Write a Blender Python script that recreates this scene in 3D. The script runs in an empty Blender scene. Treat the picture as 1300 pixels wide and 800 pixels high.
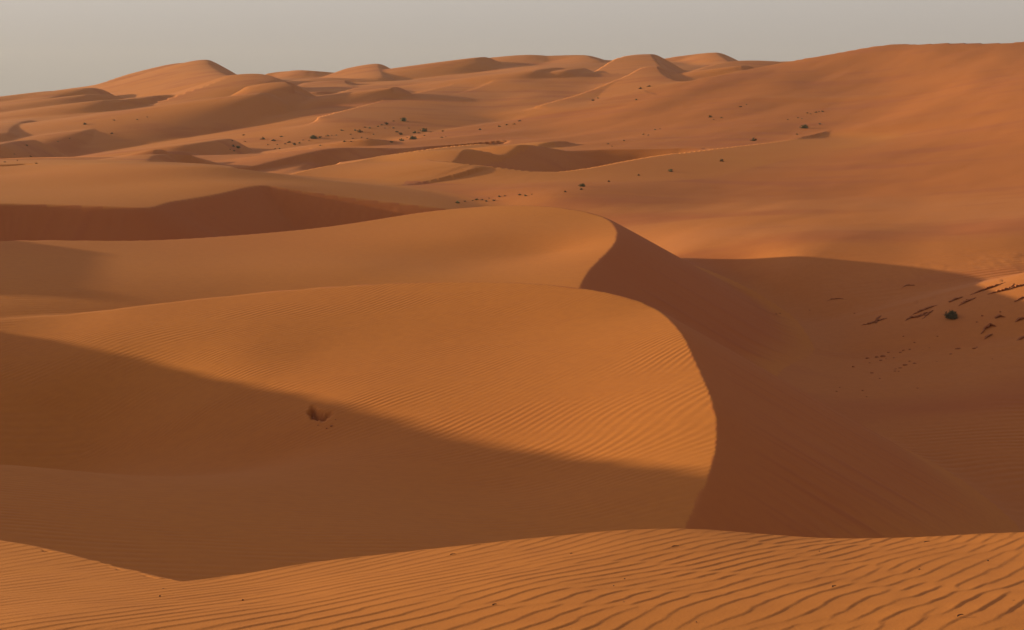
import bpy, math, random
import numpy as np

# ------------------------------------------------------------------ camera, world, sun, exposure
S = bpy.context.scene
F = 1786.0                    # focal length in photograph pixels (1300 wide)
HOR = 120.0                   # image row of the true horizon
PITCH = math.atan((400 - HOR) / F)
cd = bpy.data.cameras.new('camera'); cam = bpy.data.objects.new('camera', cd)
S.collection.objects.link(cam)
cam.location = (0, 0, 0); cam.rotation_euler = (math.pi / 2 - PITCH, 0, 0)
cd.sensor_width = 36.0; cd.lens = 36.0 * F / 1300.0
cd.clip_start = 0.1; cd.clip_end = 20000
S.camera = cam

SUN_EL = math.radians(8.0)
SUN_AZ = math.radians(15)     # how far beyond the left hand side the sun stands
sdir = np.array([-math.cos(SUN_AZ) * math.cos(SUN_EL), math.sin(SUN_AZ) * math.cos(SUN_EL), math.sin(SUN_EL)])
W = bpy.data.worlds.new('World'); S.world = W; W.use_nodes = True
nt = W.node_tree; nt.nodes.clear()
sky = nt.nodes.new('ShaderNodeTexSky'); sky.sky_type = 'NISHITA'; sky.sun_disc = False
sky.sun_elevation = SUN_EL; sky.sun_rotation = math.atan2(sdir[0], sdir[1])
sky.dust_density = 6.0; sky.air_density = 1.0; sky.ozone_density = 1.0
bg1 = nt.nodes.new('ShaderNodeBackground'); bg1.inputs[1].default_value = 0.13
hs = nt.nodes.new('ShaderNodeHueSaturation'); hs.inputs['Saturation'].default_value = .38
nt.links.new(sky.outputs[0], hs.inputs['Color']); nt.links.new(hs.outputs[0], bg1.inputs[0])
bg2 = nt.nodes.new('ShaderNodeBackground')          # the even dust veil that hides the blue of the sky
bg2.inputs[1].default_value = 1.0
tcw = nt.nodes.new('ShaderNodeTexCoord'); sxy = nt.nodes.new('ShaderNodeSeparateXYZ'); nt.links.new(tcw.outputs['Generated'], sxy.inputs[0])
crw = nt.nodes.new('ShaderNodeValToRGB'); nt.links.new(sxy.outputs[2], crw.inputs[0])
SKYC = [(0.0, (.475, .43, .39)), (.09, (.60, .545, .505)), (.45, (.345, .28, .305)), (1.0, (.225, .172, .20))]
for i, (p_, c_) in enumerate(SKYC):
    e_ = crw.color_ramp.elements[i] if i < 2 else crw.color_ramp.elements.new(p_)
    e_.position = p_; e_.color = c_ + (1,)
nt.links.new(crw.outputs[0], bg2.inputs[0])
mixw = nt.nodes.new('ShaderNodeMixShader'); mixw.inputs[0].default_value = 0.6
nt.links.new(bg1.outputs[0], mixw.inputs[1]); nt.links.new(bg2.outputs[0], mixw.inputs[2])
ow = nt.nodes.new('ShaderNodeOutputWorld'); nt.links.new(mixw.outputs[0], ow.inputs[0])
sd = bpy.data.lights.new('sun', 'SUN'); sun = bpy.data.objects.new('sun', sd); S.collection.objects.link(sun)
sd.energy = 5.0; sd.angle = math.radians(0.6); sd.color = (1.0, 0.80, 0.40)
from mathutils import Vector
sun.rotation_euler = Vector(-sdir).to_track_quat('-Z', 'Y').to_euler()
S.view_settings.view_transform = 'Standard'; S.view_settings.look = 'None'
S.view_settings.exposure = 0.39; S.view_settings.gamma = 1.0; S.view_settings.use_curve_mapping = False
try: S.cycles.volume_bounces = 0
except Exception: pass

# ------------------------------------------------------------------ helpers
cp, sp = math.cos(PITCH), math.sin(PITCH)
def P(px, py, D):
    """point at forward distance D on the sight line through photo pixel (px, py)"""
    u, v = px - 650.0, py - 400.0
    d = np.array([u, F * cp - v * sp, -F * sp - v * cp])
    return d * (D / d[1])
def PW(lst): return np.array([P(*t) for t in lst])

def _hash(ix, iy, seed):
    h = (ix.astype(np.int64) * 374761393 + iy.astype(np.int64) * 668265263 + seed * 1442695041) & 0xffffffff
    h = ((h ^ (h >> 13)) * 1274126177) & 0xffffffff
    return (h ^ (h >> 16)) & 0xffffffff
def noise(x, y, seed=0):
    ix = np.floor(x); iy = np.floor(y); fx = x - ix; fy = y - iy
    ux = fx * fx * fx * (fx * (fx * 6 - 15) + 10); uy = fy * fy * fy * (fy * (fy * 6 - 15) + 10)
    def g(a, b, dx, dy):
        t = _hash(a, b, seed) * (2 * math.pi / 4294967296.0)
        return np.cos(t) * dx + np.sin(t) * dy
    n00 = g(ix, iy, fx, fy); n10 = g(ix + 1, iy, fx - 1, fy)
    n01 = g(ix, iy + 1, fx, fy - 1); n11 = g(ix + 1, iy + 1, fx - 1, fy - 1)
    return 1.5 * ((n00 * (1 - ux) + n10 * ux) * (1 - uy) + (n01 * (1 - ux) + n11 * ux) * uy)
def fbm(x, y, o=3, seed=0):
    s = 0; a = 1; t = 0
    for i in range(o):
        s = s + a * noise(x * 2 ** i, y * 2 ** i, seed + i * 17); t += a; a *= .5
    return s / t
def sstep(a, b, x):
    t = np.clip((x - a) / (b - a), 0, 1); return t * t * (3 - 2 * t)

class TPS:
    def __init__(s, pts, val, lam=1e-6):
        s.p = np.asarray(pts, float); s.L = np.abs(s.p - s.p.mean(0)).max(); s.c = s.p.mean(0)
        q = (s.p - s.c) / s.L; n = len(q)
        r2 = ((q[:, None] - q[None]) ** 2).sum(-1)
        K = .5 * r2 * np.log(r2 + 1e-12) + lam * np.eye(n)
        Q = np.c_[np.ones(n), q]; A = np.block([[K, Q], [Q.T, np.zeros((3, 3))]])
        s.w = np.linalg.solve(A, np.r_[val, 0, 0, 0]); s.q = q
    def __call__(s, x, y):
        x = (np.asarray(x, float) - s.c[0]) / s.L; y = (np.asarray(y, float) - s.c[1]) / s.L
        n = len(s.q); o = s.w[n] + s.w[n + 1] * x + s.w[n + 2] * y
        for i in range(n):
            r2 = (x - s.q[i, 0]) ** 2 + (y - s.q[i, 1]) ** 2
            o = o + s.w[i] * .5 * r2 * np.log(r2 + 1e-12)
        return o
def tps_world(p3, **k): return TPS(p3[:, :2], p3[:, 2], **k)
class LogPolar:      # a gently varying surface over many scales: z / distance as a function of bearing and log distance
    def __init__(s, p3, lam=1e-5):
        r = np.hypot(p3[:, 0], p3[:, 1]); s.t = TPS(np.c_[2 * np.arctan2(p3[:, 0], p3[:, 1]), np.log(r)], p3[:, 2] / r, lam)
    def __call__(s, x, y):
        r = np.hypot(x, y) + 1e-6; th = np.clip(np.arctan2(x, y), -1.3, 1.3)
        return s.t(2 * th, np.log(np.maximum(r, 3))) * r

def smooth(pts, n=8):
    """Catmull-Rom through the points, with n steps per span"""
    p = np.asarray(pts, float); p = np.vstack([2 * p[0] - p[1], p, 2 * p[-1] - p[-2]]); out = []
    for i in range(1, len(p) - 2):
        a, b, c, d = p[i - 1:i + 3]
        for t in np.arange(n) / n:
            out.append(.5 * (2 * b + (c - a) * t + (2 * a - 5 * b + 4 * c - d) * t * t + (3 * b - a - 3 * c + d) * t ** 3))
    out.append(p[-2]); return np.array(out)
def sdist(x, y, pl, full=False):
    """signed distance (positive on the left of travel), height and run at the nearest point of the polyline"""
    best = np.full(x.shape, 1e18); bc = np.zeros(x.shape); sg = np.zeros(x.shape); zc = np.zeros(x.shape); run = np.zeros(x.shape); acc = 0.0
    for i in range(len(pl) - 1):
        a, b = pl[i], pl[i + 1]; d = b - a; L2 = d[0] ** 2 + d[1] ** 2 + 1e-12
        t = np.clip(((x - a[0]) * d[0] + (y - a[1]) * d[1]) / L2, 0, 1)
        qx = x - a[0] - t * d[0]; qy = y - a[1] - t * d[1]; r2 = qx * qx + qy * qy
        cr = (d[0] * qy - d[1] * qx) / math.sqrt(L2)
        m = (r2 < best * (1 - 1e-7)) | ((r2 <= best * (1 + 1e-7)) & (np.abs(cr) > bc))
        best = np.where(m, r2, best); sg = np.where(m, cr, sg); bc = np.where(m, np.abs(cr), bc)
        zc = np.where(m, a[2] + t * d[2], zc); run = np.where(m, acc + t * math.sqrt(L2), run); acc += math.sqrt(L2)
    dd = np.sqrt(best); s_ = run / acc; end = (s_ <= 0) | (s_ >= 1)
    w = np.where(end, .5 + .5 * sg / (dd + 1e-9), (sg >= 0) * 1.0)      # 1 on the left of travel, 0 on the right, blended round the ends
    if full: return dd, w, zc, s_
    return dd * np.where(sg >= 0, 1, -1), zc, s_
def fall(x, y, pl, f):
    """highest of the slopes that fall away from every point of the crest"""
    v = np.full(x.shape, -1e9)
    for i in range(len(pl) - 1):
        a, b = pl[i], pl[i + 1]; d = b - a; L2 = d[0] ** 2 + d[1] ** 2 + 1e-12
        t = np.clip(((x - a[0]) * d[0] + (y - a[1]) * d[1]) / L2, 0, 1)
        v = np.maximum(v, a[2] + t * d[2] - f(np.sqrt((x - a[0] - t * d[0]) ** 2 + (y - a[1] - t * d[1]) ** 2)))
    return v
def smax(a, b, k):
    return np.maximum(a, b) + np.maximum(k - np.abs(a - b), 0) ** 2 / (4 * k)

# ------------------------------------------------------------------ the lie of the land
# each entry: photo pixel and the forward distance at which the surface stands there
BASE = [(1280,670,41),(1140,590,47.8),(1000,500,57),(1000,480,61),(1300,600,46),(1208,397,72),(1300,450,61),(1100,440,69),(1280,325,81),
 (1040,408,75.5),(960,390,80),(870,335,88),(1000,345,82),(1150,360,78),(1000,300,91),(1100,312,86),(1200,314,85),(1000,285,102),(1200,292,94),(1300,285,93),
 (900,262,124),(1000,262,122),(1100,250,135),(1300,230,140),(1300,190,180),(1300,140,240),(1300,100,300),(1300,75,350),(1300,53,400),
 (1130,56,420),(1050,70,415),(1000,79,410),(1100,200,190),(1100,160,260),(1100,120,330),(1100,80,390),
 (900,230,160),(900,200,200),(900,170,260),(900,140,310),(900,115,350),(900,99,375),(760,130,350),(700,144,340),
 (700,250,130),(600,230,160),(500,245,145),(600,250,137),(700,190,230),(700,165,300),(600,160,320),
 (500,200,215),(500,175,290),(500,150,380),(300,190,260),(300,170,340),(300,150,430),
 (100,190,260),(100,165,370),(100,150,450),(0,200,240),(0,170,350),(0,150,450),
 (0,137,700),(300,137,700),(600,133,700),(650,122,2500),(0,122,2500),(1300,120,2500),(1300,60,700),(1000,90,700)]
base_p = [tuple(P(*t)) for t in BASE]
# ground hidden behind the near dunes and outside the picture
base_p += [(0,20,-10),(-14,38,-12.5),(-8,32,-12),(-20,45,-12.5),(-6,42,-12.5),(0,36,-13),(0,60,-12.5),(-10,60,-12),(-25,60,-11),(5,56,-13),(-20,95,-13.2),(0,100,-13.4),(-40,95,-12),(10,30,-10.5),(25,25,-11),(18,40,-13.2),(40,60,-12),
 (-15,20,-10),(-40,30,-10),(0,5,-6),(-5,1,-6),(5,1,-6),(-60,60,-10),(60,50,-10),(80,120,-6),(-80,120,-10),(-150,200,-9),(150,200,6),(-300,300,-8),(300,250,10),
 (-600,400,-8),(600,300,12),(-1500,600,-9),(1500,600,6),(30,3,-8),(-30,3,-8)]
base_s = LogPolar(np.array(base_p))
HILL = smooth(PW([(560,166,300),(620,157,318),(700,144,340),(760,130,350),(870,105,372),(930,93,385),(1000,79,410),(1050,70,415),(1130,56,420),(1180,58,415),(1245,62,405),(1290,54,400),(1400,42,400),(1700,30,400)]))
far_p = [tuple(P(*t)) for t in [(0,160,370),(0,140,450),(0,130,600),(0,128,640),(150,150,370),(150,125,470),(150,108,600),(300,150,350),(300,125,420),(300,104,560),
 (450,150,340),(450,122,385),(450,104,560),(450,96,640),(560,150,345),(560,120,400),(560,95,580),(560,86,640),(660,130,370),(660,100,430),(660,80,600),(660,72,640),
 (760,110,430),(760,90,520),(760,78,620),(880,95,470),(880,85,560),(960,84,560),(960,80,600),(1050,80,640),(1200,80,640),(0,140,900),(400,128,900),(700,118,900),(1000,110,900),
 (-300,150,450),(-300,135,650),(-700,150,500),(1500,90,700),(300,124,2500),(1000,121,2500),(500,185,300),(100,195,300),(800,150,300)]]
far_s = LogPolar(np.array(far_p))

def brink(name, W, crest, side, k, blend, box, flat=0.0, label=None):
    return dict(kind='brink', name=name, W=W, crest=crest, side=side, k=k, blend=blend, box=box, flat=flat)
# foreground dune the photographer stands on
fg_crest = PW([(-900,560,15),(-300,645,13),(0,687,11),(120,714,9.9),(228,740,8.7)]); fg_c2 = PW([(228,740,8.7),(300,731,9.0),(470,706,9.8),(660,686,10.4),(860,672,11),(1080,684,11),(1300,676,11),(1600,668,11.5),(2200,660,14)])
fg_crest = np.vstack([smooth(fg_crest), smooth(fg_c2)[1:]])
fg_W = np.vstack([fg_crest[::4], PW([(0,800,6.2),(325,800,6.2),(650,800,6.1),(975,800,6.1),(1300,800,6.0),(650,740,7.8),(1100,740,7.9),(120,765,7.4),(330,765,7.4)]),
   [(0,0,-1.65),(-3,0,-1.7),(3,0,-1.55),(0,-6,-2.2),(-8,-4,-2.8),(8,-4,-2.2),(-12,3,-3.2),(12,3,-2.2),(0,-25,-6),(-25,-20,-7),(25,-20,-6),(2,2.5,-1.9),(-3,2.5,-2.0)]])
# large central dune
c1 = smooth(PW([(-500,500,40),(-250,447,46),(0,413,50),(150,391,51),(300,374,52),(450,362,52),(600,358,51),(700,362,49.5),(780,374,47.6),(830,392,45.6),(862,420,42.2),(885,465,38.1),(905,515,34.2),(909,560,31.7),(896,610,29),(868,670,26.3),(835,730,23.5),(790,820,19)]))
w1 = np.vstack([c1[::4], PW([(650,420,45),(650,500,38.3),(650,560,34.6),(650,620,31),(650,680,26.5),(400,420,46.6),(400,450,44.2),(300,450,44.6),(400,530,38.5),(400,590,34),(200,480,43.8),(200,570,39.5),(50,500,43.6),(50,572,41.5),(250,520,41),(350,580,36.6),
   (800,450,40.5),(800,540,34),(800,620,29.3),(500,480,41),(0,590,30),(150,612,29),(300,618,29),(150,640,26),(0,640,25),(300,690,23.5),(500,680,25)]),
   [(-4,15,-7.2),(3,15,-8),(-12,15,-7),(-18,25,-7.6),(-25,35,-9)]])
# second dune
c2 = smooth(PW([(-600,370,58),(-300,325,66),(0,306,72),(200,305,76),(400,290,82),(550,268,88),(650,261,88),(720,265,85),(765,276,81),(782,292,75),(777,312,69),(755,335,63.5),(737,360,58.5),(735,400,53.5),(750,460,49),(762,520,45),(775,600,42),(785,690,39.5)]))
w2 = np.vstack([c2[::4], PW([(600,300,76),(600,340,66),(300,330,68),(300,370,58),(100,350,60),(0,390,52),(700,320,71),(450,340,65)]), [(0,52,-9),(-10,50,-8.8),(-24,45,-8.6)]])
# third dune, upper left, slip face towards the camera
c3 = smooth(PW([(-500,275,90),(-200,262,99),(0,259,105),(150,263,105.5),(188,264,106),(215,257,110),(270,248,116),(330,236,124),(370,241,123.5),(460,253,121.5),(560,265,119.5),(650,280,118)]))
w3 = np.vstack([c3[::4], PW([(150,207,150),(0,222,142),(280,212,142),(330,227,134),(150,235,125),(0,240,122),(-200,230,130)]), PW([(150,205,172),(0,205,172),(330,222,152),(480,235,150),(600,250,140),(-300,215,165)])])
# near lips of the hollows further back, steep side away from the camera
c4 = smooth(PW([(300,238,140),(330,229,158),(345,228,165),(400,214,180),(470,200,200),(560,187,225),(640,180,250)]))
c5 = smooth(PW([(520,202,205),(577,206,176),(630,212,172),(690,218,168),(740,214,172),(800,203,185),(860,194,200),(1000,178,235),(1060,172,260)]))
def off(c, d, z):  # points d metres to the right of the crest (towards the camera), lifted z
    t = np.gradient(c[:, :2], axis=0); t /= np.linalg.norm(t, axis=1)[:, None]
    return np.c_[c[:, 0] + t[:, 1] * d, c[:, 1] - t[:, 0] * d, c[:, 2] + z]
# steep faces seen across the hollows
b4 = smooth(PW([(296,220,184),(315,213,190),(345,206,200),(400,193,214),(435,188,222),(480,188,234),(530,189,246),(562,190,252)]))
b5 = smooth(PW([(560,212,176),(577,204,188),(591,190,200),(615,192,205),(640,197,208),(652,191,212),(665,184,216),(700,188,220),(750,198,222),(800,204,222),(850,209,222)]))
b6 = smooth(PW([(675,188,232),(698,181,238),(722,180,242),(745,188,246)]))

RID = []
def ridge(pts, ks=.55, kw=.12, w=8, slip=1, blend=1.0, z=None):
    p = PW(pts) if z is None else np.array(pts, float)
    RID.append(dict(c=smooth(p, 5), ks=ks, kw=kw, w=w, slip=slip, blend=blend))
# skyline and the dunes in front of it, left to right
ridge([(-60,131,640),(0,129,640),(30,122,620),(65,117,610),(100,112,600),(145,106,590)], ks=.2, kw=.2, w=6)
ridge([(100,117,570),(140,109,580),(165,98,588),(190,90,590),(232,80,590),(242,84,580)], ks=.3, kw=.32, w=6)
ridge([(205,100,560),(240,83,560),(260,76,545),(264,79,525),(272,87,500),(286,95,470),(310,103,440)], ks=.6, kw=.3, w=6)
ridge([(285,112,450),(300,100,452),(318,94,450),(335,95,444),(348,100,436),(358,106,430)], ks=.4, kw=.3, w=14)
ridge([(310,126,385),(340,112,388),(362,104,388),(365,109,386),(368,113,382),(374,117,378)], ks=.6, kw=.3, w=10)
ridge([(340,99,650),(372,90,650),(392,90,640),(440,94,640)], ks=.3, kw=.22, w=10, slip=-1)
ridge([(380,104,560),(410,99,560),(450,100,560)], ks=.2, kw=.2, w=10)
ridge([(440,95,620),(460,86,620),(479,81,620),(482,86,600),(485,93,575),(488,98,560)], ks=.6, kw=.25, w=6)
ridge([(385,118,480),(410,107,482),(437,102,480),(441,107,465),(450,113,440),(460,119,420)], ks=.6, kw=.12, w=8)
ridge([(380,140,370),(430,122,400),(455,113,415),(484,110,420),(497,114,405)], ks=.4, kw=.15, w=14)
ridge([(400,160,330),(450,140,352),(520,122,390),(580,108,430),(640,98,470)], ks=.15, kw=.14, w=20)
ridge([(500,98,650),(560,85,640),(600,77,630),(665,70,625),(690,71,625),(740,70,620),(752,74,600),(765,80,585)], ks=.35, kw=.22, w=10)
ridge([(560,135,380),(620,112,420),(655,98,450),(683,90,470),(697,86,475),(710,86,470)], ks=.4, kw=.14, w=18, slip=1)
ridge([(600,155,345),(680,128,385),(740,104,440),(780,80,500),(825,69,520),(829,74,505),(838,84,470),(848,90,450),(862,96,430)], ks=.6, kw=.16, w=16)
ridge([(680,138,350),(740,120,370),(790,100,400),(815,90,420),(835,84,425),(838,91,410),(848,99,390),(862,104,378),(880,106,372)], ks=.6, kw=.2, w=10)
ridge([(800,90,640),(850,75,640),(905,67,640),(913,70,620),(925,78,590),(935,86,570)], ks=.5, kw=.3, w=10)
ridge([(850,105,395),(880,92,420),(920,80,450),(950,77,470),(975,79,480),(1010,85,480)], ks=.3, kw=.14, w=12)
ridge([(960,82,600),(1000,78,600),(1060,80,600)], ks=.3, kw=.1, w=10, slip=-1)
# dark hollow below the left peak, and the smaller ones
for L_, w_ in (([(128,131,406),(140,128,410),(152,126.5,413),(165,129,414),(180,125,418),(200,123.5,424),(218,120,430)], 6),
  ([(108,124,428),(117,120,434),(130,120.5,437),(143,125,438)], 4), ([(44,129,438),(51,126.5,445),(58,127,450),(64,129,452)], 3),
  ([(64,125,444),(72,122.5,450),(80,124,453)], 3), ([(12,169,334),(17,160,350),(26,155,366),(38,152.5,380)], 4),
  ([(236,187,262),(243,183.5,264),(262,180,273),(290,176,290)], 3), ([(62,120,460),(68,115.5,467),(76,118,470),(84,120.5,470)], 3),
  ([(106,113.5,460),(116,111.5,466),(124,112.5,470)], 3), ([(-14,187,272),(0,183.5,278),(20,179.5,290),(42,177.5,302)], 3),
  ([(104,168,331),(120,164,337),(144,161.5,345)], 3), ([(329,120,360),(336,118,364),(343,120,367)], 3), ([(402,117,404),(418,115.5,410),(433,117,414)], 3),
  ([(497,117,378),(503,110.5,386),(511,116,390)], 2), ([(607,76.5,588),(615,72.5,596),(625,76,602)], 3), ([(680,91,434),(690,88,444),(700,86.5,452),(712,86,460)], 4),
  ([(718,91,436),(728,88,447),(741,86.5,460)], 4), ([(942,87,406),(947,83,411),(955,87,415)], 2), ([(470,176,262),(500,180,268),(540,186,272)], 3)):
    ridge(L_, ks=.66, kw=.13, w=w_, slip=-1, blend=.3)
ridge([(183,206,178),(192,200,185),(203,196,190),(220,202,192),(245,207,193)], ks=.65, kw=.15, w=5, slip=-1, blend=.3)
ridge([(196,196,205),(201,190,208),(206,191,210),(212,197,212)], ks=.65, kw=.3, w=3, slip=-1, blend=.3)
ridge([(208,193,245),(218,192,246),(230,192,247)], ks=.6, kw=.1, w=3, slip=-1, blend=.2)
ridge([(1090,414,73.5),(1150,401,73),(1200,382,73),(1250,366,72.5),(1310,349,72),(1400,328,72)], ks=.3, kw=.3, w=.6, slip=-1, blend=.25)
# ridges beyond the left edge that throw the long evening shadows into the picture
CAST = []
def caster(pts, ks=.62, kw=.5, w=1): ridge(pts, ks=ks, kw=kw, w=w, slip=-1, blend=1.0, z=True)
caster([(-32,-14,-4),(-35,0,-2.5),(-36,12,-1.1),(-36,25,-.9),(-36,34,-1.1),(-36,38,-1.6),(-36,40.55,-2.35),(-36,41.5,-2.7),(-36,42.9,-3.22),(-36,44.3,-3.62),(-36,46.1,-3.9),(-36,47.3,-4.12),(-36,48.1,-4.3),(-36,48.9,-4.52),(-36,50.1,-4.8),(-36,51.8,-5.1),(-36,52.7,-5.35),(-36,53.4,-5.7),(-36,55.5,-7.2),(-36,58,-9)])
caster([(-42,56,-7),(-40.5,60.4,-4.5),(-40,63.2,-4.42),(-40,67.7,-4.53),(-40,72,-4.72),(-40,74.6,-4.9),(-40,76.6,-6),(-41,81,-8.5)])

def terrain(x, y):
    """height and the index of the dune that makes it"""
    r = np.hypot(x, y)
    al, ac = .5 * x + .866 * y, .866 * x - .5 * y            # along and across the grain of the land
    h = base_s(x, y) + .10 * np.clip(r / 60, .3, 1.5) * fbm(ac / 11, al / 30, 3, 5) * sstep(30, 60, r) \
        + 1.1 * sstep(150, 360, r) * fbm(ac / 38, al / 150, 2, 11) + .25 * sstep(150, 300, r) * fbm(ac / 16, al / 60, 2, 13)
    pl = sstep(105, 150, y)
    idx = np.zeros(x.shape, np.int8); mg = np.zeros(x.shape)
    # the reddish hill on the right ends in a crest; the sand sea beyond it is lower
    m = (r > 250) & (r < 1200)
    d, zc, _ = sdist(x[m], y[m], HILL)
    hb = h[m]; hb = np.where(d > 0, np.minimum(hb, zc - .22 * np.maximum(d - 1, 0)), hb); h[m] = hb
    m = r > 260
    f = far_s(x[m], y[m]) + 1.3 * fbm(ac[m] / 45, al[m] / 130, 3, 31)
    f = f - 30 * (1 - sstep(285, 345, r[m] + .15 * x[m]))
    hb = h[m]; i = idx[m]; i[(f > hb)] = 1; idx[m] = i; pl[m] *= sstep(1.5, -1.5, f - hb); h[m] = smax(hb, f, 2.0)
    for R in RID:
        c = R['c']; z = c[:, 2]; reach = 12 + R['w'] + (z.max() + 14) / R['kw']
        x0, y0 = c[:, 0].min() - reach, c[:, 1].min() - reach; x1, y1 = c[:, 0].max() + reach, c[:, 1].max() + reach
        m = (x > x0) & (x < x1) & (y > y0) & (y < y1)
        d, lw, zc, s = sdist(x[m], y[m], c, True); lw = lw if R['slip'] > 0 else 1 - lw
        w = R['w']; e = .8 * np.clip(r[m] / 200, .3, 3)
        v = fall(x[m], y[m], c, lambda d: lw * R['ks'] * (np.sqrt(d * d + e * e) - e) + (1 - lw) * R['kw'] * (np.sqrt(d * d + w * w) - w))
        a = idx[m]; a[(v > h[m])] = 1; idx[m] = a; pl[m] *= sstep(1, -1, v - h[m])
        h[m] = smax(h[m], v, R['blend'])
    def put(i, Wp, c, side, k, blend, box, lip=.15, lam=1e-6, R0=8.0):
        T = tps_world(Wp, lam=lam); m = (x > box[0]) & (x < box[1]) & (y > box[2]) & (y < box[3])
        xx, yy = x[m], y[m]; q = min(lip, .15) * .9 * (noise(xx / (lip * 7), yy / (lip * 7), 7) + .5 * noise(xx / (lip * 2.5), yy / (lip * 2.5), 8))
        d, lw, zc, s = sdist(xx + q, yy + q, c, True); lw = lw if side > 0 else 1 - lw
        v = lw * fall(xx, yy, c, lambda d: k * (np.sqrt(d * d + lip * lip) - lip)) + (1 - lw) * np.minimum(T(xx, yy), zc + 3)
        dm = np.full(xx.shape, 1e18)
        for w_ in Wp: dm = np.minimum(dm, (xx - w_[0]) ** 2 + (yy - w_[1]) ** 2)
        v = v - .6 * (1 - lw) * np.maximum(np.sqrt(dm) - R0, 0)
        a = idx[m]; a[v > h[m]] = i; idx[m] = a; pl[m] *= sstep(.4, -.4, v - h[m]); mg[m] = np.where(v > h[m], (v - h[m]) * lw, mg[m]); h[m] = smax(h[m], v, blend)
    # hollows
    for c, i, xr in ((c4, 6, (-30, -24, 0, -9, 500, 400)), (c5, 7, (-13, -7, 55, 35, 34, 8))):
        m = (x > c[:, 0].min() - 60) & (x < c[:, 0].max() + 30) & (y > 110) & (y < 300)
        xx, yy = x[m], y[m]; d, zc, s = sdist(xx, yy, c); hb = h[m]
        taper = sstep(0, .12, s) * sstep(0, .12, 1 - s)
        near = zc + np.minimum(0, -.03 * (-d)) + 0 * d          # gentle rise to the lip from the camera side
        wgt = np.exp(-(np.minimum(d, 0) / 16) ** 2) * taper
        hb = np.where(d <= 0, hb * (1 - wgt) + (zc + .035 * d) * wgt, hb)
        far = sstep(xr[0], xr[1], xx) * sstep(xr[2], xr[3], xx) * sstep(66, 40, d) * sstep(1, -2, sdist(xx, yy, b4 if i == 6 else b5)[0]); dep = 5.0 * sstep(xr[4], xr[5], xx)
        hb = np.where(d > 0, hb * (1 - far) + far * np.minimum(hb, np.maximum(zc - .42 * d, zc - .4 - dep)), hb)
        a = idx[m]; a[(d <= 0) & (wgt > .35)] = i; idx[m] = a; pl[m] *= 1 - np.where(d <= 0, sstep(0, .7, wgt), far); h[m] = hb
    for c, i, box in ((b4, 6, (-90, 45, 150, 290)), (b5, 7, (-25, 60, 150, 290)), (b6, 7, (-5, 30, 205, 275))):
        m = (x > box[0]) & (x < box[1]) & (y > box[2]) & (y < box[3])
        d, lw, zc, s = sdist(x[m], y[m], c, True)
        v = zc - (1 - lw) * .6 * d - lw * .16 * (np.sqrt(d * d + 64) - 8) - 6 * (sstep(0, .08, .08 - s) + sstep(0, .08, s - .92))
        h[m] = smax(h[m], v, .3)
    put(5, w3, c3, -1, .55, .5, (-150, 60, 60, 220), lip=.3, R0=14)
    put(4, w2, c2, 1, .56, 1.8, (-80, 90, 20, 170), lip=.25, R0=12)
    put(3, w1, c1, 1, .58, .5, (-50, 50, 5, 90), lip=.12, R0=7)
    put(2, fg_W, fg_crest, 1, .6, .25, (-50, 50, -60, 40), lip=.06, R0=9)
    return h, idx, pl, mg

NAMES = {0: 'sand_valley', 1: 'dune_field', 2: 'sand_dune', 3: 'sand_dune', 4: 'sand_dune', 5: 'sand_dune', 6: 'sand_dune', 7: 'sand_dune'}
LABELS = {0: ('reddish open desert floor with the long slope rising to the right', 'desert floor'),
 1: ('far sea of pale orange dunes along the skyline', 'dune field'),
 2: ('foreground dune with bold wind ripples along the bottom of the photo', 'sand dune'),
 3: ('large central dune with a curved crest, long shadow across it and one small pit', 'sand dune'),
 4: ('second dune directly behind the large central one, rounded nose at its right end', 'sand dune'),
 5: ('flat topped dune at the left with dark slip face turned to the camera', 'sand dune'),
 6: ('low dune left of the middle distance, long narrow dark hollow on its far side', 'sand dune'),
 7: ('pale orange dune in the middle distance in front of a dark notched slip face', 'sand dune')}

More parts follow.
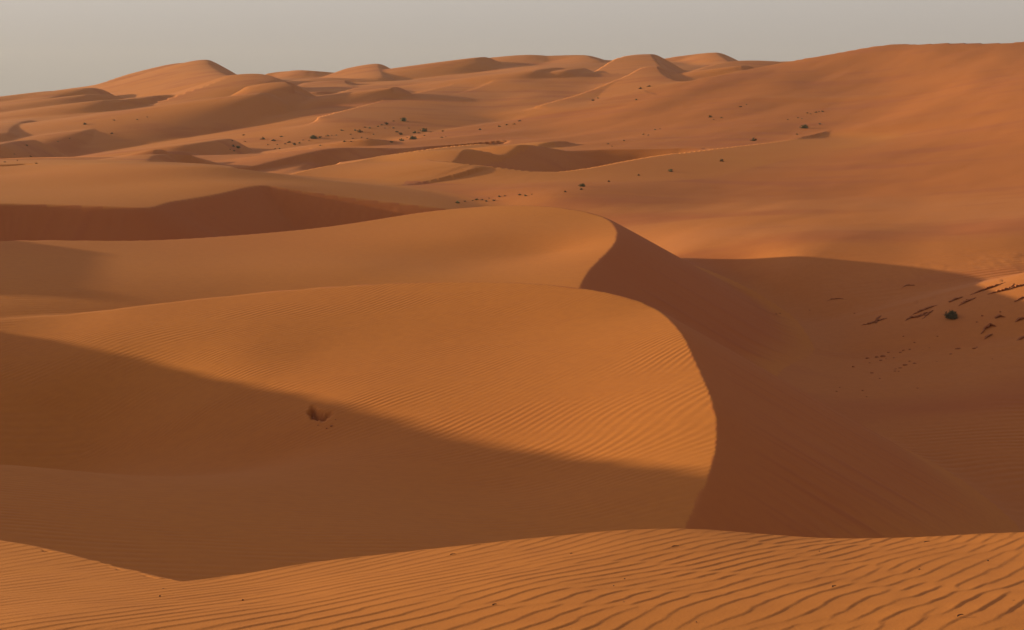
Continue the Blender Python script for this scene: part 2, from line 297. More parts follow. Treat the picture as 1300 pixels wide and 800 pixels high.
# ------------------------------------------------------------------ sand material
def sand(name, amp, extra=1.0):
    m = bpy.data.materials.new(name); m.use_nodes = True; t = m.node_tree; N = t.nodes; L = t.links
    b = N['Principled BSDF']; b.inputs['Roughness'].default_value = .9; b.inputs['Specular IOR Level'].default_value = .12
    def node(ty, **k):
        n = N.new(ty)
        for a, v in k.items(): setattr(n, a, v)
        return n
    def attr(a): n = node('ShaderNodeAttribute', attribute_name=a); return n.outputs['Fac']
    def math_(op, a, b_=None, c=None):
        n = node('ShaderNodeMath', operation=op)
        for i, v in enumerate((a, b_, c)):
            if v is None: continue
            if isinstance(v, (int, float)): n.inputs[i].default_value = v
            else: L.new(v, n.inputs[i])
        return n.outputs[0]
    geo = node('ShaderNodeNewGeometry')
    def nz(scale, detail=3, sx=1, sy=1):
        mp = node('ShaderNodeMapping'); mp.inputs['Scale'].default_value = (scale * sx, scale * sy, scale); L.new(geo.outputs['Position'], mp.inputs['Vector'])
        n = node('ShaderNodeTexNoise'); n.inputs['Scale'].default_value = 1; n.inputs['Detail'].default_value = detail; L.new(mp.outputs[0], n.inputs['Vector'])
        return n.outputs[0]
    def mix(f, a, b_):
        n = node('ShaderNodeMix', data_type='RGBA')
        if isinstance(f, (int, float)): n.inputs[0].default_value = f
        else: L.new(f, n.inputs[0])
        for i, v in ((6, a), (7, b_)):
            if isinstance(v, tuple): n.inputs[i].default_value = v + (1,)
            else: L.new(v, n.inputs[i])
        return n.outputs[2]
    def ramp(v, a, b_): 
        n = node('ShaderNodeMapRange'); n.inputs[1].default_value = a; n.inputs[2].default_value = b_; L.new(v, n.inputs[0]); return n.outputs[0]
    gold = (.49, .178, .056) if extra > 1 else (.525, .192, .038); red = (.45, .143, .032)
    col = mix(ramp(nz(.05, 4), .35, .68), gold, (.505, .172, .037))
    pl = math_('ADD', attr('plain'), math_('MULTIPLY', math_('SUBTRACT', nz(.03, 5, .35, 1.6), .5), 1.1))
    col = mix(ramp(pl, .25, .95), col, red)
    if extra > 1: col = mix(math_('MULTIPLY', ramp(nz(.09, 5, .5, 1.3), .5, .66), .75), col, (.40, .118, .040))
    col = mix(math_('MULTIPLY', ramp(nz(3.5, 5), .35, .75), .22), col, (.34, .11, .034))
    col = mix(math_('MULTIPLY', ramp(nz(220, 2), .42, .75), .34), col, (.30, .10, .035))
    col = mix(math_('MULTIPLY', ramp(attr('streak'), .05, .9), .45), col, (.33, .095, .034))
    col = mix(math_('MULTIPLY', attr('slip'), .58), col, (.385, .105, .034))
    col = mix(math_('MULTIPLY', attr('pit'), .8), col, (.20, .050, .022))  # dark dug-up subsoil, with the hollow's own shade painted into the colour
    # wind ripples, from the two phase fields stored on the mesh
    s1 = math_('SINE', attr('phase_a')); s2 = math_('SINE', attr('phase_b'))
    rp = math_('ADD', s1, math_('MULTIPLY', s2, .55))
    rp = math_('MULTIPLY', rp, attr('ripple'))
    col = mix(math_('MULTIPLY', ramp(rp, -.2, -1.4), .16), col, (.36, .105, .035))
    L.new(col, b.inputs['Base Color'])
    hgt = math_('MULTIPLY', rp, amp)
    hgt = math_('ADD', hgt, math_('MULTIPLY', nz(60, 3), .0016 if extra < 1 else .0007))
    hgt = math_('ADD', hgt, math_('MULTIPLY', nz(.8, 3), .012 * extra))
    bp = node('ShaderNodeBump'); bp.inputs['Strength'].default_value = 1.0; bp.inputs['Distance'].default_value = 1.0
    L.new(hgt, bp.inputs['Height']); L.new(bp.outputs[0], b.inputs['Normal'])
    return m

# ------------------------------------------------------------------ mesh of the ground: rings round the camera
def rings():
    segs = [(.3, 4.6, .12), (4.6, 7.5, .014), (7.5, 12.4, .02), (12.4, 26, .22), (26, 52, .13), (52, 100, .3), (100, 200, .7), (200, 400, 1.5), (400, 700, 2.0), (700, 800, 6), (800, 1500, 35)]
    out = []
    for a, b, s in segs: out += list(np.arange(a, b, s))
    out.append(1500); return np.array(out)
def bearings():
    dense = np.arange(-22.5, 22.5001, .065); side = [22.5]; s = .065
    while side[-1] < 180: s = min(s * 1.04, 3); side.append(side[-1] + s)
    side = np.array(side[1:-1]); return np.radians(np.concatenate([-side[::-1], dense, side]))
rr, tt = rings(), bearings()
R_, T_ = np.meshgrid(rr, tt, indexing='ij')
X = (R_ * np.sin(T_)).ravel(); Y = (R_ * np.cos(T_)).ravel()
Z = np.empty_like(X); PL = np.empty_like(X); MG = np.empty_like(X); I = np.empty(X.shape, np.int8)
for a in range(0, len(X), 250000):
    Z[a:a + 250000], I[a:a + 250000], PL[a:a + 250000], MG[a:a + 250000] = terrain(X[a:a + 250000], Y[a:a + 250000])

def ripple_phase(x, y, lam, ang, seed, warp=.35, sc=2.2):
    n = (-math.sin(ang), math.cos(ang))
    u = x * n[0] + y * n[1]
    u = u + warp * fbm(x / sc, y / sc, 2, seed) * lam * 4 + lam * 9 * fbm(x / (sc * 7), y / (sc * 7), 2, seed + 3)
    return 2 * math.pi * u / lam
STK = np.zeros_like(X); PIT = np.zeros_like(X)
def ripples_for(g, x, y):
    """two phase fields and a strength for the wind ripples of one dune"""
    z = np.zeros_like(x)
    if g == 3:
        mm = .30 + .7 * sstep(26, 42, y)
        u = y * .85 - x * mm * .8 + 1.2 * fbm(x / 9, y / 9, 2, 77)
        return (2 * math.pi * u / .25 + 1.5 * fbm(x / 1.5, y / 1.5, 2, 5), 2 * math.pi * (u * 1.13 + .10 * x) / .25 + 1.5 * fbm(x / 1.2, y / 1.2, 2, 8),
                np.clip(.6 + .8 * fbm(x / 6, y / 6, 2, 9), .15, 1) * (sdist(x, y, c1)[0] < 0))
    if g == 4:
        u = y * .9 - x * .35 + 2 * fbm(x / 14, y / 14, 2, 78)
        return 2 * math.pi * u / .36, 2 * math.pi * (u * 1.12 + .1 * x) / .36, np.clip(.35 + .9 * fbm(x / 8, y / 8, 2, 19), .0, 1) * (sdist(x, y, c2)[0] < 0)
    if g == 0:
        u = y + .05 * x + 1.5 * fbm(x / 10, y / 10, 2, 79)
        return 2 * math.pi * u / .5, 2 * math.pi * (u * 1.1 + .08 * x) / .5, np.clip(.1 + 1.2 * fbm(x / 12, y / 9, 2, 29), 0, .7) * sstep(110, 70, y) * (y > 20)
    if g == 5:
        u = y + .2 * x + 1.5 * fbm(x / 14, y / 14, 2, 80)
        return 2 * math.pi * u / .6, 2 * math.pi * (u * 1.1 + .08 * x) / .6, .5 * np.clip(.2 + fbm(x / 12, y / 12, 2, 39), 0, 1) * (sdist(x, y, c3)[0] > 0)
    return z, z, z
# foreground ripples are real relief
m = (I == 2) & (np.hypot(X, Y) < 14) & (Y > 3)
x, y = X[m], Y[m]
lam = .15; an = math.radians(47)
def ph(lam, an, sd, wp):
    n = (-math.sin(an), math.cos(an)); u = x * n[0] + y * n[1]; v = x * n[1] - y * n[0]
    u = u + wp * noise(v / 1.5, u / .7, sd) + .22 * noise(v / 5, u / 3, sd + 3) + .012 * noise(v / .22, u / .3, sd + 5)
    return 2 * math.pi * u / lam
bend = .06 * np.clip(x + 1, -5, 5)
z1 = np.exp(1j * ph(.138, math.radians(60), 3, .07)) + .7 * np.exp(1j * ph(.151, math.radians(62), 43, .08)) + .45 * np.exp(1j * ph(.118, math.radians(58), 63, .08))
f = (np.angle(z1) / (2 * math.pi)) % 1.0; A = np.clip(np.abs(z1) / 1.3, 0, 1) ** .7
prof = np.where(f < .13, f / .13, (1 - f) / .87); prof = prof - .16 * np.sin(np.pi * prof) * (f >= .13)
d, _, _ = sdist(x, y, fg_crest)
fade = sstep(14, 12.4, np.hypot(x, y)) * sstep(3, 4.6, y) * sstep(.25, -.05, d) * (.6 + .4 * sstep(-6, -2, x))
Z[m] += (prof - .5) * .0047 * A * fade * (1 + .5 * fbm(x / 1.7, y / 1.7, 2, 91))
Z[m] += .012 * fbm(x / 1.3, y / 1.3, 2, 92)
for gi, cr_, L_ in ((3, c1, .35), (4, c2, .6), (5, c3, .9)):
    m = (I == gi) & (np.hypot(X, Y) < 140); L0 = np.linalg.norm(np.diff(cr_[:, :2], axis=0), axis=1).sum()
    d, _, run = sdist(X[m], Y[m], cr_); d = d * (-1 if gi == 5 else 1); run = run * L0
    st = noise(run / L_, d / (L_ * 22), 51 + gi) + .6 * noise(run / (L_ * .4), d / (L_ * 10), 61 + gi)
    st = st * sstep(.05, 1.2, MG[m]); Z[m] += L_ * .055 * st * sstep(.3, 2.5, d); STK[m] = st * sstep(.1, 1.5, d)
# pit in the central dune: a crescent kicked out of the sand, its scarp towards the upper right left standing
pc = P(408, 527, 38.9); dx, dy = X - pc[0], Y - pc[1]
a_, b_ = (dx + .22 * dy) / .40, dy / .72
rg_ = .22 * noise(X / .16, Y / .3, 131) + .12 * noise(X / .07, Y / .2, 132)
inner = sstep(1.0, .6, np.hypot(a_, b_) + rg_); fill = sstep(1.05, .6, np.hypot((a_ - .42) / 1.1, b_ - .42) + rg_)
rough = (I == 0) * sstep(14, 18, X) * sstep(54, 60, Y) * sstep(86, 78, Y) * sstep(.05, .35, fbm(X / 4, Y / 3, 2, 120) + .35)
Z += .07 * rough * np.abs(fbm(X / .9, Y / .7, 3, 121)) + .05 * rough * fbm(X / 2.5, Y / 1.6, 2, 122)
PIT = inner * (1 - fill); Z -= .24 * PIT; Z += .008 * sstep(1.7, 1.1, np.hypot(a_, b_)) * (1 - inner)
SLP = sstep(.05, 1.8, MG) * np.select([I == 3, I == 4, I == 5, I >= 6], [.8, 1.15, 1.2, 1.0], 0.0)  # fresh avalanched sand tone; per-dune strengths also put shade into the colour
plain = PL
# ------------------------------------------------------------------ split into dunes and link
nr, nc = len(rr), len(tt)
quad = (np.arange(nr - 1)[:, None] * nc + np.arange(nc)[None]); nxt = (np.arange(nc) + 1) % nc
q = np.stack([quad, quad + nc, (np.arange(1, nr)[:, None] * nc + nxt[None]), (np.arange(nr - 1)[:, None] * nc + nxt[None])], -1).reshape(-1, 4)
q = q[:, ::-1]
V = np.c_[X, Y, Z]
fn = np.cross(V[q[:, 2]] - V[q[:, 0]], V[q[:, 3]] - V[q[:, 1]])
vn = np.zeros_like(V)
for k in range(4):
    for c in range(3): vn[:, c] += np.bincount(q[:, k], fn[:, c], len(V))
vn /= np.linalg.norm(vn, axis=1)[:, None] + 1e-20
if vn[:, 2].mean() < 0: vn = -vn; q = q[:, ::-1]
fi = I[q[:, 0]]
mats = {0: sand('valley_sand', .02, 1.6), 3: sand('dune_sand', .0042), 2: sand('rippled_sand', 0, .15)}
objs = {}
for g in NAMES:
    sel = q[fi == g]
    if not len(sel): continue
    used, inv = np.unique(sel, return_inverse=True); inv = inv.reshape(-1)
    me = bpy.data.meshes.new(NAMES[g])
    me.vertices.add(len(used)); me.vertices.foreach_set('co', V[used].astype(np.float32).ravel())
    me.loops.add(len(inv)); me.loops.foreach_set('vertex_index', inv.astype(np.int32))
    me.polygons.add(len(sel)); me.polygons.foreach_set('loop_start', np.arange(0, len(inv), 4, dtype=np.int32))
    me.polygons.foreach_set('loop_total', np.full(len(sel), 4, np.int32))
    me.update(calc_edges=True)
    me.polygons.foreach_set('use_smooth', np.ones(len(sel), bool))
    ra, rb, rs = ripples_for(g, X[used], Y[used])
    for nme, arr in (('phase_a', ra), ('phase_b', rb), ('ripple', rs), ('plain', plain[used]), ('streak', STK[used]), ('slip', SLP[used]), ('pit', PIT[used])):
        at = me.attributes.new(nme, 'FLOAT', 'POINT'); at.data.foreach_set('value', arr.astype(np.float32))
    me.normals_split_custom_set_from_vertices(vn[used].astype(np.float32).tolist())
    me.materials.append(mats.get(g, mats[3] if g > 2 else mats[0]))
    o = bpy.data.objects.new(NAMES[g], me); S.collection.objects.link(o)
    o['kind'] = 'structure'; o['label'] = LABELS[g][0]; o['category'] = LABELS[g][1]; objs[g] = o
print('TERRAIN verts', len(V), 'sun check', sdir)

# ------------------------------------------------------------------ where a sight line meets the ground
def ground_hits(px, n=1500):
    """first meeting of each sight line (photo pixels) with the land"""
    D = np.exp(np.linspace(math.log(5), math.log(640), n)); xs = []; ys = []; zs = []
    for u, v in px:
        d = P(u, v, 1.0); xs.append(d[0] * D); ys.append(D); zs.append(d[2] * D)
    xs = np.concatenate(xs); ys = np.concatenate(ys); h = terrain(xs, ys)[0].reshape(len(px), n)
    zs = np.concatenate(zs).reshape(len(px), n); out = []
    for i, (u, v) in enumerate(px):
        k = int(np.argmax(h[i] > zs[i])); k = max(k, 1)
        a0, a1 = zs[i, k - 1] - h[i, k - 1], h[i, k] - zs[i, k]; t = a0 / (a0 + a1 + 1e-9) if a0 > 0 else 0
        q = P(u, v, D[k - 1] + t * (D[k] - D[k - 1])); out.append(q)
    return out
def flat_mat(name, c, c2, rough=.9, scale=20):
    m = bpy.data.materials.new(name); m.use_nodes = True; t = m.node_tree; b = t.nodes['Principled BSDF']
    b.inputs['Roughness'].default_value = rough; b.inputs['Specular IOR Level'].default_value = .15
    n = t.nodes.new('ShaderNodeTexNoise'); n.inputs['Scale'].default_value = scale; n.inputs['Detail'].default_value = 3
    tc = t.nodes.new('ShaderNodeTexCoord'); t.links.new(tc.outputs['Object'], n.inputs['Vector'])
    x = t.nodes.new('ShaderNodeMix'); x.data_type = 'RGBA'; x.inputs[6].default_value = c + (1,); x.inputs[7].default_value = c2 + (1,)
    t.links.new(n.outputs[0], x.inputs[0]); t.links.new(x.outputs[2], b.inputs['Base Color']); return m
M_LEAF = flat_mat('dry_shrub_leaf', (.085, .078, .042), (.15, .13, .075)); M_LEAF2 = flat_mat('brown_shrub_leaf', (.10, .066, .036), (.17, .105, .06))
M_TWIG = flat_mat('dry_twig', (.09, .055, .035), (.15, .10, .06)); M_CRUST = flat_mat('crusted_sand', (.24, .075, .03), (.34, .12, .042), scale=9)
M_STONE = flat_mat('dark_pebble', (.06, .035, .025), (.12, .06, .04), scale=60)
def mesh(name, v, f, mat, smooth_=False):
    me = bpy.data.meshes.new(name); me.from_pydata([tuple(map(float, p)) for p in v], [], f); me.materials.append(mat)
    if smooth_: me.polygons.foreach_set('use_smooth', [True] * len(me.polygons))
    return me
def shrub_parts(seed, n_leaf, n_twig, lean=0.0, wide=1.0, hole=.35, leaf=1.0):
    """twigs fanning from the root (radius 1, height about .8) with small leaf faces clustered round their ends"""
    rg = random.Random(seed); tv, tf, lv, lf = [], [], [], []
    tips = []
    for i in range(n_twig):
        az = rg.uniform(0, 2 * math.pi); el = rg.uniform(.05, 1.5); L = rg.uniform(.65, 1.0) * (.85 + .15 * math.sin(3 * az + seed))
        p = Vector((rg.uniform(-.12, .12), rg.uniform(-.12, .12), -.08)); w = .022; d = Vector((math.cos(az) * math.cos(el) * wide + lean, math.sin(az) * math.cos(el) * wide, math.sin(el) * .85))
        for k in range(4):
            q = p + d * (L / 4) + Vector((rg.uniform(-.05, .05), rg.uniform(-.05, .05), rg.uniform(-.03, .05))); s_ = d.cross(Vector((0, 0, 1))).normalized() if abs(d.z) < .99 * d.length else Vector((1, 0, 0))
            u = d.cross(s_).normalized(); b = len(tv)
            for c, ww in ((p, w), (q, w * .75)): tv += [c + s_ * ww, c - s_ * ww * .5 + u * ww * .8, c - s_ * ww * .5 - u * ww * .8]
            tf += [(b, b + 1, b + 4, b + 3), (b + 1, b + 2, b + 5, b + 4), (b + 2, b, b + 3, b + 5)]
            p = q; w *= .75
            if k > 0: tips.append(q.copy())
    for i in range(n_leaf):
        c = rg.choice(tips); c = c + Vector((rg.gauss(0, .09), rg.gauss(0, .09), rg.gauss(0, .07)))
        if c.z < -.02: continue
        a = Vector((rg.gauss(0, 1), rg.gauss(0, 1), rg.gauss(0, 1))).normalized(); b_ = a.orthogonal().normalized(); b_ = (b_ * math.cos(rg.random() * 6) + a.cross(b_) * math.sin(rg.random() * 6))
        s_ = rg.uniform(.035, .075) * leaf; k = len(lv); lv += [c - a * s_ * 1.6, c + b_ * s_ * .6, c + a * s_ * 1.6, c - b_ * s_ * .6]; lf.append((k, k + 1, k + 2, k + 3))
    return (tv, tf), (lv, lf)
def put_props(o, label, cat, group=None):
    o['label'] = label; o['category'] = cat
    if group: o['group'] = group

# ------------------------------------------------------------------ shrubs: photo pixel of the foot, width in pixels, shape, label or group
NEAR = [ # the ones that can be pointed at
 (1208,404,22,0,'round dark green shrub standing alone beside the cracked sand crust at right'),
 (1021,163,13,1,'largest dark shrub on the far reddish slope at the right'),
 (957,179,11,2,'grey brown shrub on the right slope, below and left of the largest one'),
 (916,205,8,3,'small round dark shrub alone at the lower edge of the right slope'),
 (739,237,11,1,'dark shrub leaning over a small sand mound behind the second dune'),
 (738,241,6,3,'little tuft at the foot of the shrub on the small sand mound'),
 (718,244,5,2,'tiny tuft just left of the shrub on the small sand mound'),
 (773,231,5,3,'small tuft right of the shrub on the small sand mound'),
 (811,223,5,2,'small tuft halfway along the pale dune right of the mound shrub'),
 (851,218,9,1,'flat wide tuft at the right end of the pale dune in the middle distance'),
 (398,176,12,0,'biggest green shrub of the left group on the far plain'),
 (513,154,12,1,'topmost dark shrub of the group on the far plain, at its upper right end'),
 (524,177,12,1,'largest dark shrub in the lower right of the far plain group'),
 (457,168,9,2,'grey green shrub in the middle of the far plain group'),
 (538,167,11,1,'dark shrub at the right hand end of the far plain group'),
 (302,188,8,0,'dark shrub at the left hand end of the far plain group'),
 (296,186,6,3,'smaller shrub touching the leftmost shrub of the far plain group'),
 (902,149,7,3,'dark forked tuft on the right slope beneath the notched peaks'),
 (108,158,6,3,'small dark shrub alone on the far plain under the low left ridges'),
 (142,170,5,3,'tiny shrub alone on the far plain at the left, beyond the flat topped dune'),
 (813,113,6,2,'small tuft on the far hill brow, right one of two'),
 (753,128,5,3,'small tuft on the far hill brow, left one of two')]
G1 = 'small shrubs scattered in a band on the far plain'
G2 = 'row of tiny tufts behind the crest of the second dune'
G3 = 'tiny tufts dotted over the slope at the right'
G4 = 'tiny tufts on the plain at the far left'
FARL = {G1: 'small dark shrub in the far plain band', G2: 'tiny tuft in the row behind the second dune',
        G3: 'tiny dark tuft on the right slope', G4: 'tiny tuft on the far left plain'}
SUBS = {G1: [(340, 'beside the leftmost pair'), (386, 'in its dense left half'), (432, 'around the biggest green one'), (470, 'in its middle, on the upper line'), (503, 'on its rising upper edge'), (570, 'at its right end'), (999, 'in the lone short row further right')],
 G2: [(588, 'the first at its left end'), (645, 'in its middle part'), (999, 'in its right hand trio')], G3: [(870, 'in the left part of the slope'), (960, 'in the middle of the slope'), (1046, 'in the short row near the largest shrub'), (1999, 'elsewhere')],
 G4: [(60, 'near the left edge'), (120, 'behind the flat topped dune'), (999, 'below the dark hollow')]}
FAR = [(G1, [(334,177,7),(347,179,8),(357,174,5),(367,181,6),(374,184,7),(380,182,5),(362,183,4),(352,184,3),(340,184,3),(406,175,6),(416,173,5),(421,172,3),(406,185,4),(434,166,6),(445,171,4),(451,166,5),(464,162,5),(470,163,5),(480,161,4),(491,158,8),(485,159,5),(500,154,4),(438,180,6),(446,180,4),(448,176,4),(459,175,3),(489,163,3),(499,163,4),(504,168,6),(509,171,8),(526,169,8),(532,169,5),(510,179,8),(497,181,7),(562,167,5),(561,175,4),(566,174,3),(539,173,4),(295,179,4),(309,172,4),(311,180,3),(292,190,3),(297,192,4),(385,178,3),(392,179,3),(427,172,3),(466,176,3),(474,171,3),(519,163,3),(547,168,3),(355,189,4),(349,189,3),(609,165,5),(634,161,5),(643,159,5),(653,158,4),(659,154,6)]),
 (G2, [(580,258,8),(590,256,4),(600,255,4),(605,254,6),(612,254,5),(617,256,5),(621,252,3),(627,255,6),(634,250,6),(641,249,4),(660,248,6),(667,249,6),(675,247,3)]),
 (G3, [(916,150,4),(940,136,5),(1013,150,3),(1018,151,3),(1025,144,4),(1029,145,3),(1036,143,5),(1040,142,3),(1044,142,5),(1041,158,6),(1012,171,4),(824,110,6),(808,127,4),(759,125,4),(792,179,4),(817,171,4),(772,183,4),(832,165,4),(777,186,3),(838,164,3),(823,172,3),(906,152,3),(948,133,3),(1000,152,3)]),
 (G4, [(145,153,4),(34,185,4),(39,199,5),(46,208,4),(6,206,4),(22,204,3),(18,196,3),(88,176,3),(74,180,3),(174,152,3),(187,149,3)])]
allp = [(a[0], a[1]) for a in NEAR] + [(a, b) for _, L_ in FAR for a, b, _w in L_]
hits = ground_hits(allp)
protos = []
for k, (nl, nt_, wide, hole) in enumerate([(2600, 110, 1.0, .3), (420, 34, 1.25, .4), (260, 44, 1.1, .5), (260, 22, .95, .3)]):
    (tv, tf), (lv, lf) = shrub_parts(11 + k * 7, nl, nt_, lean=(0, .12, -.1, .05)[k], wide=wide, leaf=(.9, 1.9, 2.0, 2.2)[k])
    protos.append((mesh('stems', tv, tf, M_TWIG), mesh('foliage', lv, lf, (M_LEAF, M_LEAF, M_LEAF2, M_LEAF2)[k])))
small = []
for k in range(5):
    (tv, tf), (lv, lf) = shrub_parts(71 + k * 3, 110, 12, lean=(.1, -.15, 0, .2, -.05)[k], wide=(1.2, 1, 1.4, 1.1, .9)[k], leaf=3.2)
    n0 = len(tv); me = mesh('tuft', tv + lv, tf + [tuple(i + n0 for i in f) for f in lf], M_LEAF2 if k % 2 else M_LEAF); small.append(me)
rg = random.Random(5)
for (u, v, w, k, lab), h in zip(NEAR, hits):
    e = bpy.data.objects.new('desert_shrub', None); S.collection.objects.link(e); r_ = w / F * h[1] * .5
    e.location = (h[0], h[1], h[2]); e.scale = (r_, r_, r_ * (1.15 if w > 15 else .95)); e.rotation_euler = (0, 0, rg.uniform(0, 6)); e.empty_display_size = .3
    put_props(e, lab, 'shrub')
    for me in protos[k]:
        o = bpy.data.objects.new(me.name.split('.')[0], me); S.collection.objects.link(o); o.parent = e
i = len(NEAR)
for g, L_ in FAR:
    for (u, v, w) in L_:
        u0 = u; sub = [t for lim, t in SUBS[g] if u0 < lim][0]
        h = hits[i]; me = small[i % 5]; o = bpy.data.objects.new('desert_shrub', me); S.collection.objects.link(o); i += 1
        r_ = w / F * h[1] * .5; o.location = (h[0], h[1], h[2]); o.scale = (r_, r_, r_ * rg.uniform(.7, 1.0)); o.rotation_euler = (0, 0, rg.uniform(0, 6)); put_props(o, FARL[g] + ', ' + sub, 'shrub', g)

# ------------------------------------------------------------------ broken crusts and clods of hardened sand, specks on the foreground dune
def crust(pts, t_px, seed):
    """ragged shelf of hardened sand: a broken, undercut front towards the camera, buried at the back"""
    rg = random.Random(seed); q = []
    for a, b in zip(pts[:-1], pts[1:]):
        n = max(2, int(math.hypot(b[0] - a[0], b[1] - a[1]) / 1.6))
        q += [(a[0] + (b[0] - a[0]) * k / n, a[1] + (b[1] - a[1]) * k / n) for k in range(n)]
    q.append(pts[-1]); H = ground_hits(q, 900); V, Fc = [], []; N = len(H); c0 = Vector(H[N // 2])
    for k, h in enumerate(H):
        e_ = math.sin(math.pi * (k + .4) / (N - .2)); j = t_px / F * h[1] * e_ * rg.uniform(.45, 1.25); jx = rg.uniform(-.06, .06)
        h = Vector(h) - c0
        V += [h + Vector((jx, .08 * e_, -.06)), h + Vector((jx, -.05 * e_, j * .6)), h + Vector((jx * .5, -.03 * e_, j)), h + Vector((jx, .14 * e_ + .03, j * .85)), h + Vector((0, .42 * e_ + .06, -.05))]
    for k in range(N - 1):
        for c in range(4): Fc.append((k * 5 + c, k * 5 + c + 1, k * 5 + 5 + c + 1, k * 5 + 5 + c))
    return V, Fc, c0
CR = [([(1093,413),(1103,412),(1114,408),(1127,404)], 3, 'thin crack like ledge at the left end of the broken sand crust'),
 ([(1112,411),(1115,404),(1119,401)], 3, 'short upright flake crossing the left end of the sand crust'),
 ([(1148,408),(1156,404),(1164,403),(1172,398)], 3.5, 'low dark ledge in the middle of the broken sand crust'),
 ([(1158,400),(1168,396),(1180,391),(1191,387)], 3, 'long thin upper ledge left of the round shrub'),
 ([(1163,404),(1172,400),(1178,396)], 3, 'short ledge doubled under the long thin upper ledge'),
 ([(1171,405),(1177,400),(1185,394)], 2.5, 'slanting flake of crust just left of the round shrub'),
 ([(1203,385),(1212,381),(1224,377)], 3, 'ledge of crust just above the round shrub'),
 ([(1216,389),(1228,383),(1240,378)], 3, 'ledge of crust rising to the right of the round shrub'),
 ([(1231,375),(1245,370),(1262,364),(1278,358)], 3, 'longest upper ledge of crust climbing towards the right edge'),
 ([(1254,374),(1266,371),(1275,369),(1284,365),(1288,360)], 4, 'hooked dark ledge near the right edge above the sunlit stripe'),
 ([(1280,368),(1292,364),(1304,361)], 3, 'ledge of crust running out of the picture at the right'),
 ([(1246,424),(1251,418),(1258,414),(1266,415)], 5, 'thick dark arched block of crust below and right of the round shrub'),
 ([(1249,431),(1256,427),(1261,424)], 3, 'thin flake under the thick arched block'),
 ([(1263,405),(1270,402),(1276,403)], 4, 'small block of crust above the thick arched block'),
 ([(1290,409),(1296,406),(1302,404)], 4, 'block of crust at the right edge beside the small one'),
 ([(1290,434),(1298,430),(1306,427)], 4, 'lowest block of crust at the right edge'),
 ([(1288,384),(1296,379),(1304,377)], 3, 'slim flake at the right edge over the blocks'),
 ([(1046,384),(1056,380),(1068,380),(1080,382)], 2, 'faint long rim of crust far left of the others on the shaded floor'),
 ([(1145,366),(1151,363),(1164,363)], 2.5, 'single short rim high on the shaded floor')]
for k, (pts, t_px, lab) in enumerate(CR):
    V_, Fc, c0 = crust(pts, t_px * .78, 100 + k); o = bpy.data.objects.new('sand_crust', mesh('sand_crust', V_, Fc, M_CRUST)); S.collection.objects.link(o); o.location = c0; put_props(o, lab, 'sand crust')
def clod_mesh(seed, flat):
    rg = random.Random(seed); V_, Fc = [], []; n = 7
    for r_, z in ((1, -.3), (1.0, .25), (.6, .75 * flat)):
        for a in range(n): t = 2 * math.pi * a / n; q = r_ * rg.uniform(.65, 1.15); V_.append((q * math.cos(t), q * math.sin(t) * .8, z * rg.uniform(.8, 1.2)))
    V_.append((0, 0, .85 * flat))
    for b in (0, n):
        for a in range(n): Fc.append((b + a, b + (a + 1) % n, b + n + (a + 1) % n, b + n + a))
    for a in range(n): Fc.append((2 * n + a, 2 * n + (a + 1) % n, 3 * n))
    return V_, Fc
clods = [mesh('sand_clod', *clod_mesh(k, .7), M_CRUST) for k in range(5)]
CL = [(398,531,4),(421,541,5),(415,544,3),(426,533,3),(404,540,3),(1101,455,5),(1113,454,7),(1121,453,8),(1118,458,5),(1125,456,3),(1135,455,5),(1147,445,4),(1143,448,5),(1149,464,7),(1143,468,6),(1137,469,4),(1161,462,6),(1155,459,4),(1136,472,5),(1141,472,4),(1107,474,5),(1083,466,5),(1104,461,3),(1190,460,4),(1207,450,5),(1217,443,6),(1214,443,4),(1237,443,6),(1240,441,3),(1161,435,3),(1155,444,4),(1172,444,3),(1180,442,3),(1128,448,4),(1066,492,3),(1062,497,3),(1095,496,4),(1100,504,3),(1117,481,4),(985,399,4),(990,398,3),(1028,394,3),(1085,398,3),(1147,427,3),(1165,493,3),(1260,456,3),(1225,478,3),(1247,401,4),(1240,409,3),(1190,427,3),(1270,396,3)]
ch = ground_hits([(a, b) for a, b, _ in CL])
for k, ((u, v, w), h) in enumerate(zip(CL, ch)):
    o = bpy.data.objects.new('sand_clod', clods[k % 5]); S.collection.objects.link(o); r_ = w / F * h[1] * .5
    o.location = h; o.scale = (r_, r_, r_ * .9); o.rotation_euler = (0, 0, k * 1.7)
    big = {7: 'biggest dark clod of the loose cluster on the shaded floor', 13: 'dark clod in the lower part of the loose cluster'}.get(k)
    if big: put_props(o, big, 'clod')
    elif u < 500: put_props(o, 'lump of damp sand kicked out beside the small pit', 'clod', 'lumps beside the pit')
    else:
        where = 'in the dense cluster left of the round shrub' if 1095 <= u <= 1165 and 440 <= v <= 475 else 'below the dense cluster' if v > 475 else 'at the foot of the second dune' if u < 1095 else 'under the sand crust blocks at right' if u > 1185 else 'above the dense cluster'
        put_props(o, 'small dark clod of hardened sand, ' + where, 'clod', 'loose clods on the shaded valley floor')
pebs = [mesh('pebble', *clod_mesh(40 + k, .9), M_STONE) for k in range(3)]
PB = [(207,748,4),(203,757,4),(308,762,4),(725,703,4),(793,735,3),(779,744,3),(792,765,4),(1167,723,4),(1254,712,4),(1287,763,5),(1057,744,3),(884,790,3),(950,768,2.5),(1040,700,2.5),(640,770,2.5),(1120,752,3)]
TW = [(575,705,7,'short dark twig lying left of centre near the foreground crest'),(857,695,11,'longest dark twig lying just below the rounded foreground crest'),(1177,689,9,'dark twig lying near the foreground crest on the right'),(1219,783,10,'dark twig lying low on the rippled sand in the bottom right'),(628,769,6,'small twig on the ripples at the bottom centre'),(1059,746,6,'small twig on the ripples right of centre')]
hp = ground_hits([(a, b) for a, b, _ in PB] + [(a[0], a[1]) for a in TW])
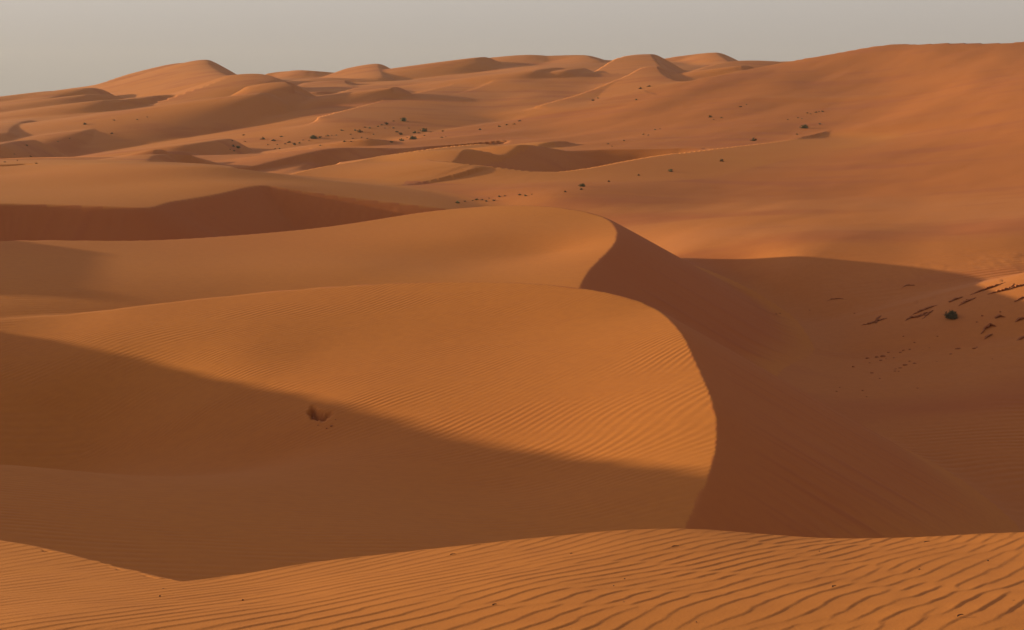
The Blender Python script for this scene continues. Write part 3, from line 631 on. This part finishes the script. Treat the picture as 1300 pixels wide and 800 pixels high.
for k, ((u, v, w), h) in enumerate(zip(PB, hp)):
    o = bpy.data.objects.new('pebble', pebs[k % 3]); S.collection.objects.link(o); r_ = w / F * h[1] * .42
    o.location = (h[0], h[1], h[2] + .001); o.scale = (r_, r_, r_ * .8); o.rotation_euler = (0, 0, k * 2.1); put_props(o, 'tiny dark pebble on the rippled foreground sand, ' + ('in the bottom left' if u < 400 else 'in the bottom middle' if u < 900 else 'in the bottom right'), 'pebble', 'dark pebbles on the rippled foreground sand')
for k, ((u, v, w, lab), h) in enumerate(zip(TW, hp[len(PB):])):
    rg = random.Random(k); L_ = w / F * h[1]; pts = [Vector((L_ * (t - .5), L_ * .5 * (t - .5) + rg.uniform(-.1, .1) * L_, .004 + .10 * L_ * math.sin(3 * t))) for t in (0, .2, .45, .7, 1)]
    V_, Fc = [], []
    for j, p in enumerate(pts):
        rr_ = .0042 * (1.1 - j * .17)
        for a in range(5): V_.append(p + Vector((0, math.cos(a * 1.2566) * rr_, math.sin(a * 1.2566) * rr_)))
    for j in range(4):
        for a in range(5): Fc.append((j * 5 + a, j * 5 + (a + 1) % 5, j * 5 + 5 + (a + 1) % 5, j * 5 + 5 + a))
    Fc += [(4, 3, 2, 1, 0), (20, 21, 22, 23, 24)]
    o = bpy.data.objects.new('twig', mesh('twig', V_, Fc, M_STONE)); S.collection.objects.link(o); o.location = (h[0], h[1], h[2] + .003); put_props(o, lab, 'twig')

# ------------------------------------------------------------------ the dusty air
HB = (-1510, 1510, -1510, 1510, -60.0, 45.0)
me = bpy.data.meshes.new('haze')
x0, x1, y0, y1, z0, z1 = HB
me.from_pydata([(x0,y0,z0),(x1,y0,z0),(x1,y1,z0),(x0,y1,z0),(x0,y0,z1),(x1,y0,z1),(x1,y1,z1),(x0,y1,z1)], [], [(0,3,2,1),(4,5,6,7),(0,1,5,4),(1,2,6,5),(2,3,7,6),(3,0,4,7)])
hz = bpy.data.objects.new('haze', me); S.collection.objects.link(hz)
hz['kind'] = 'stuff'; hz['label'] = 'thin dusty air that pales the far dunes'; hz['category'] = 'haze'
m = bpy.data.materials.new('dusty_air'); m.use_nodes = True; t = m.node_tree; t.nodes.clear()
v = t.nodes.new('ShaderNodeVolumePrincipled'); v.inputs['Density'].default_value = .00013; v.inputs['Color'].default_value = (.9, .86, .82, 1)
v.inputs['Anisotropy'].default_value = .2
o = t.nodes.new('ShaderNodeOutputMaterial'); t.links.new(v.outputs[0], o.inputs['Volume']); me.materials.append(m)
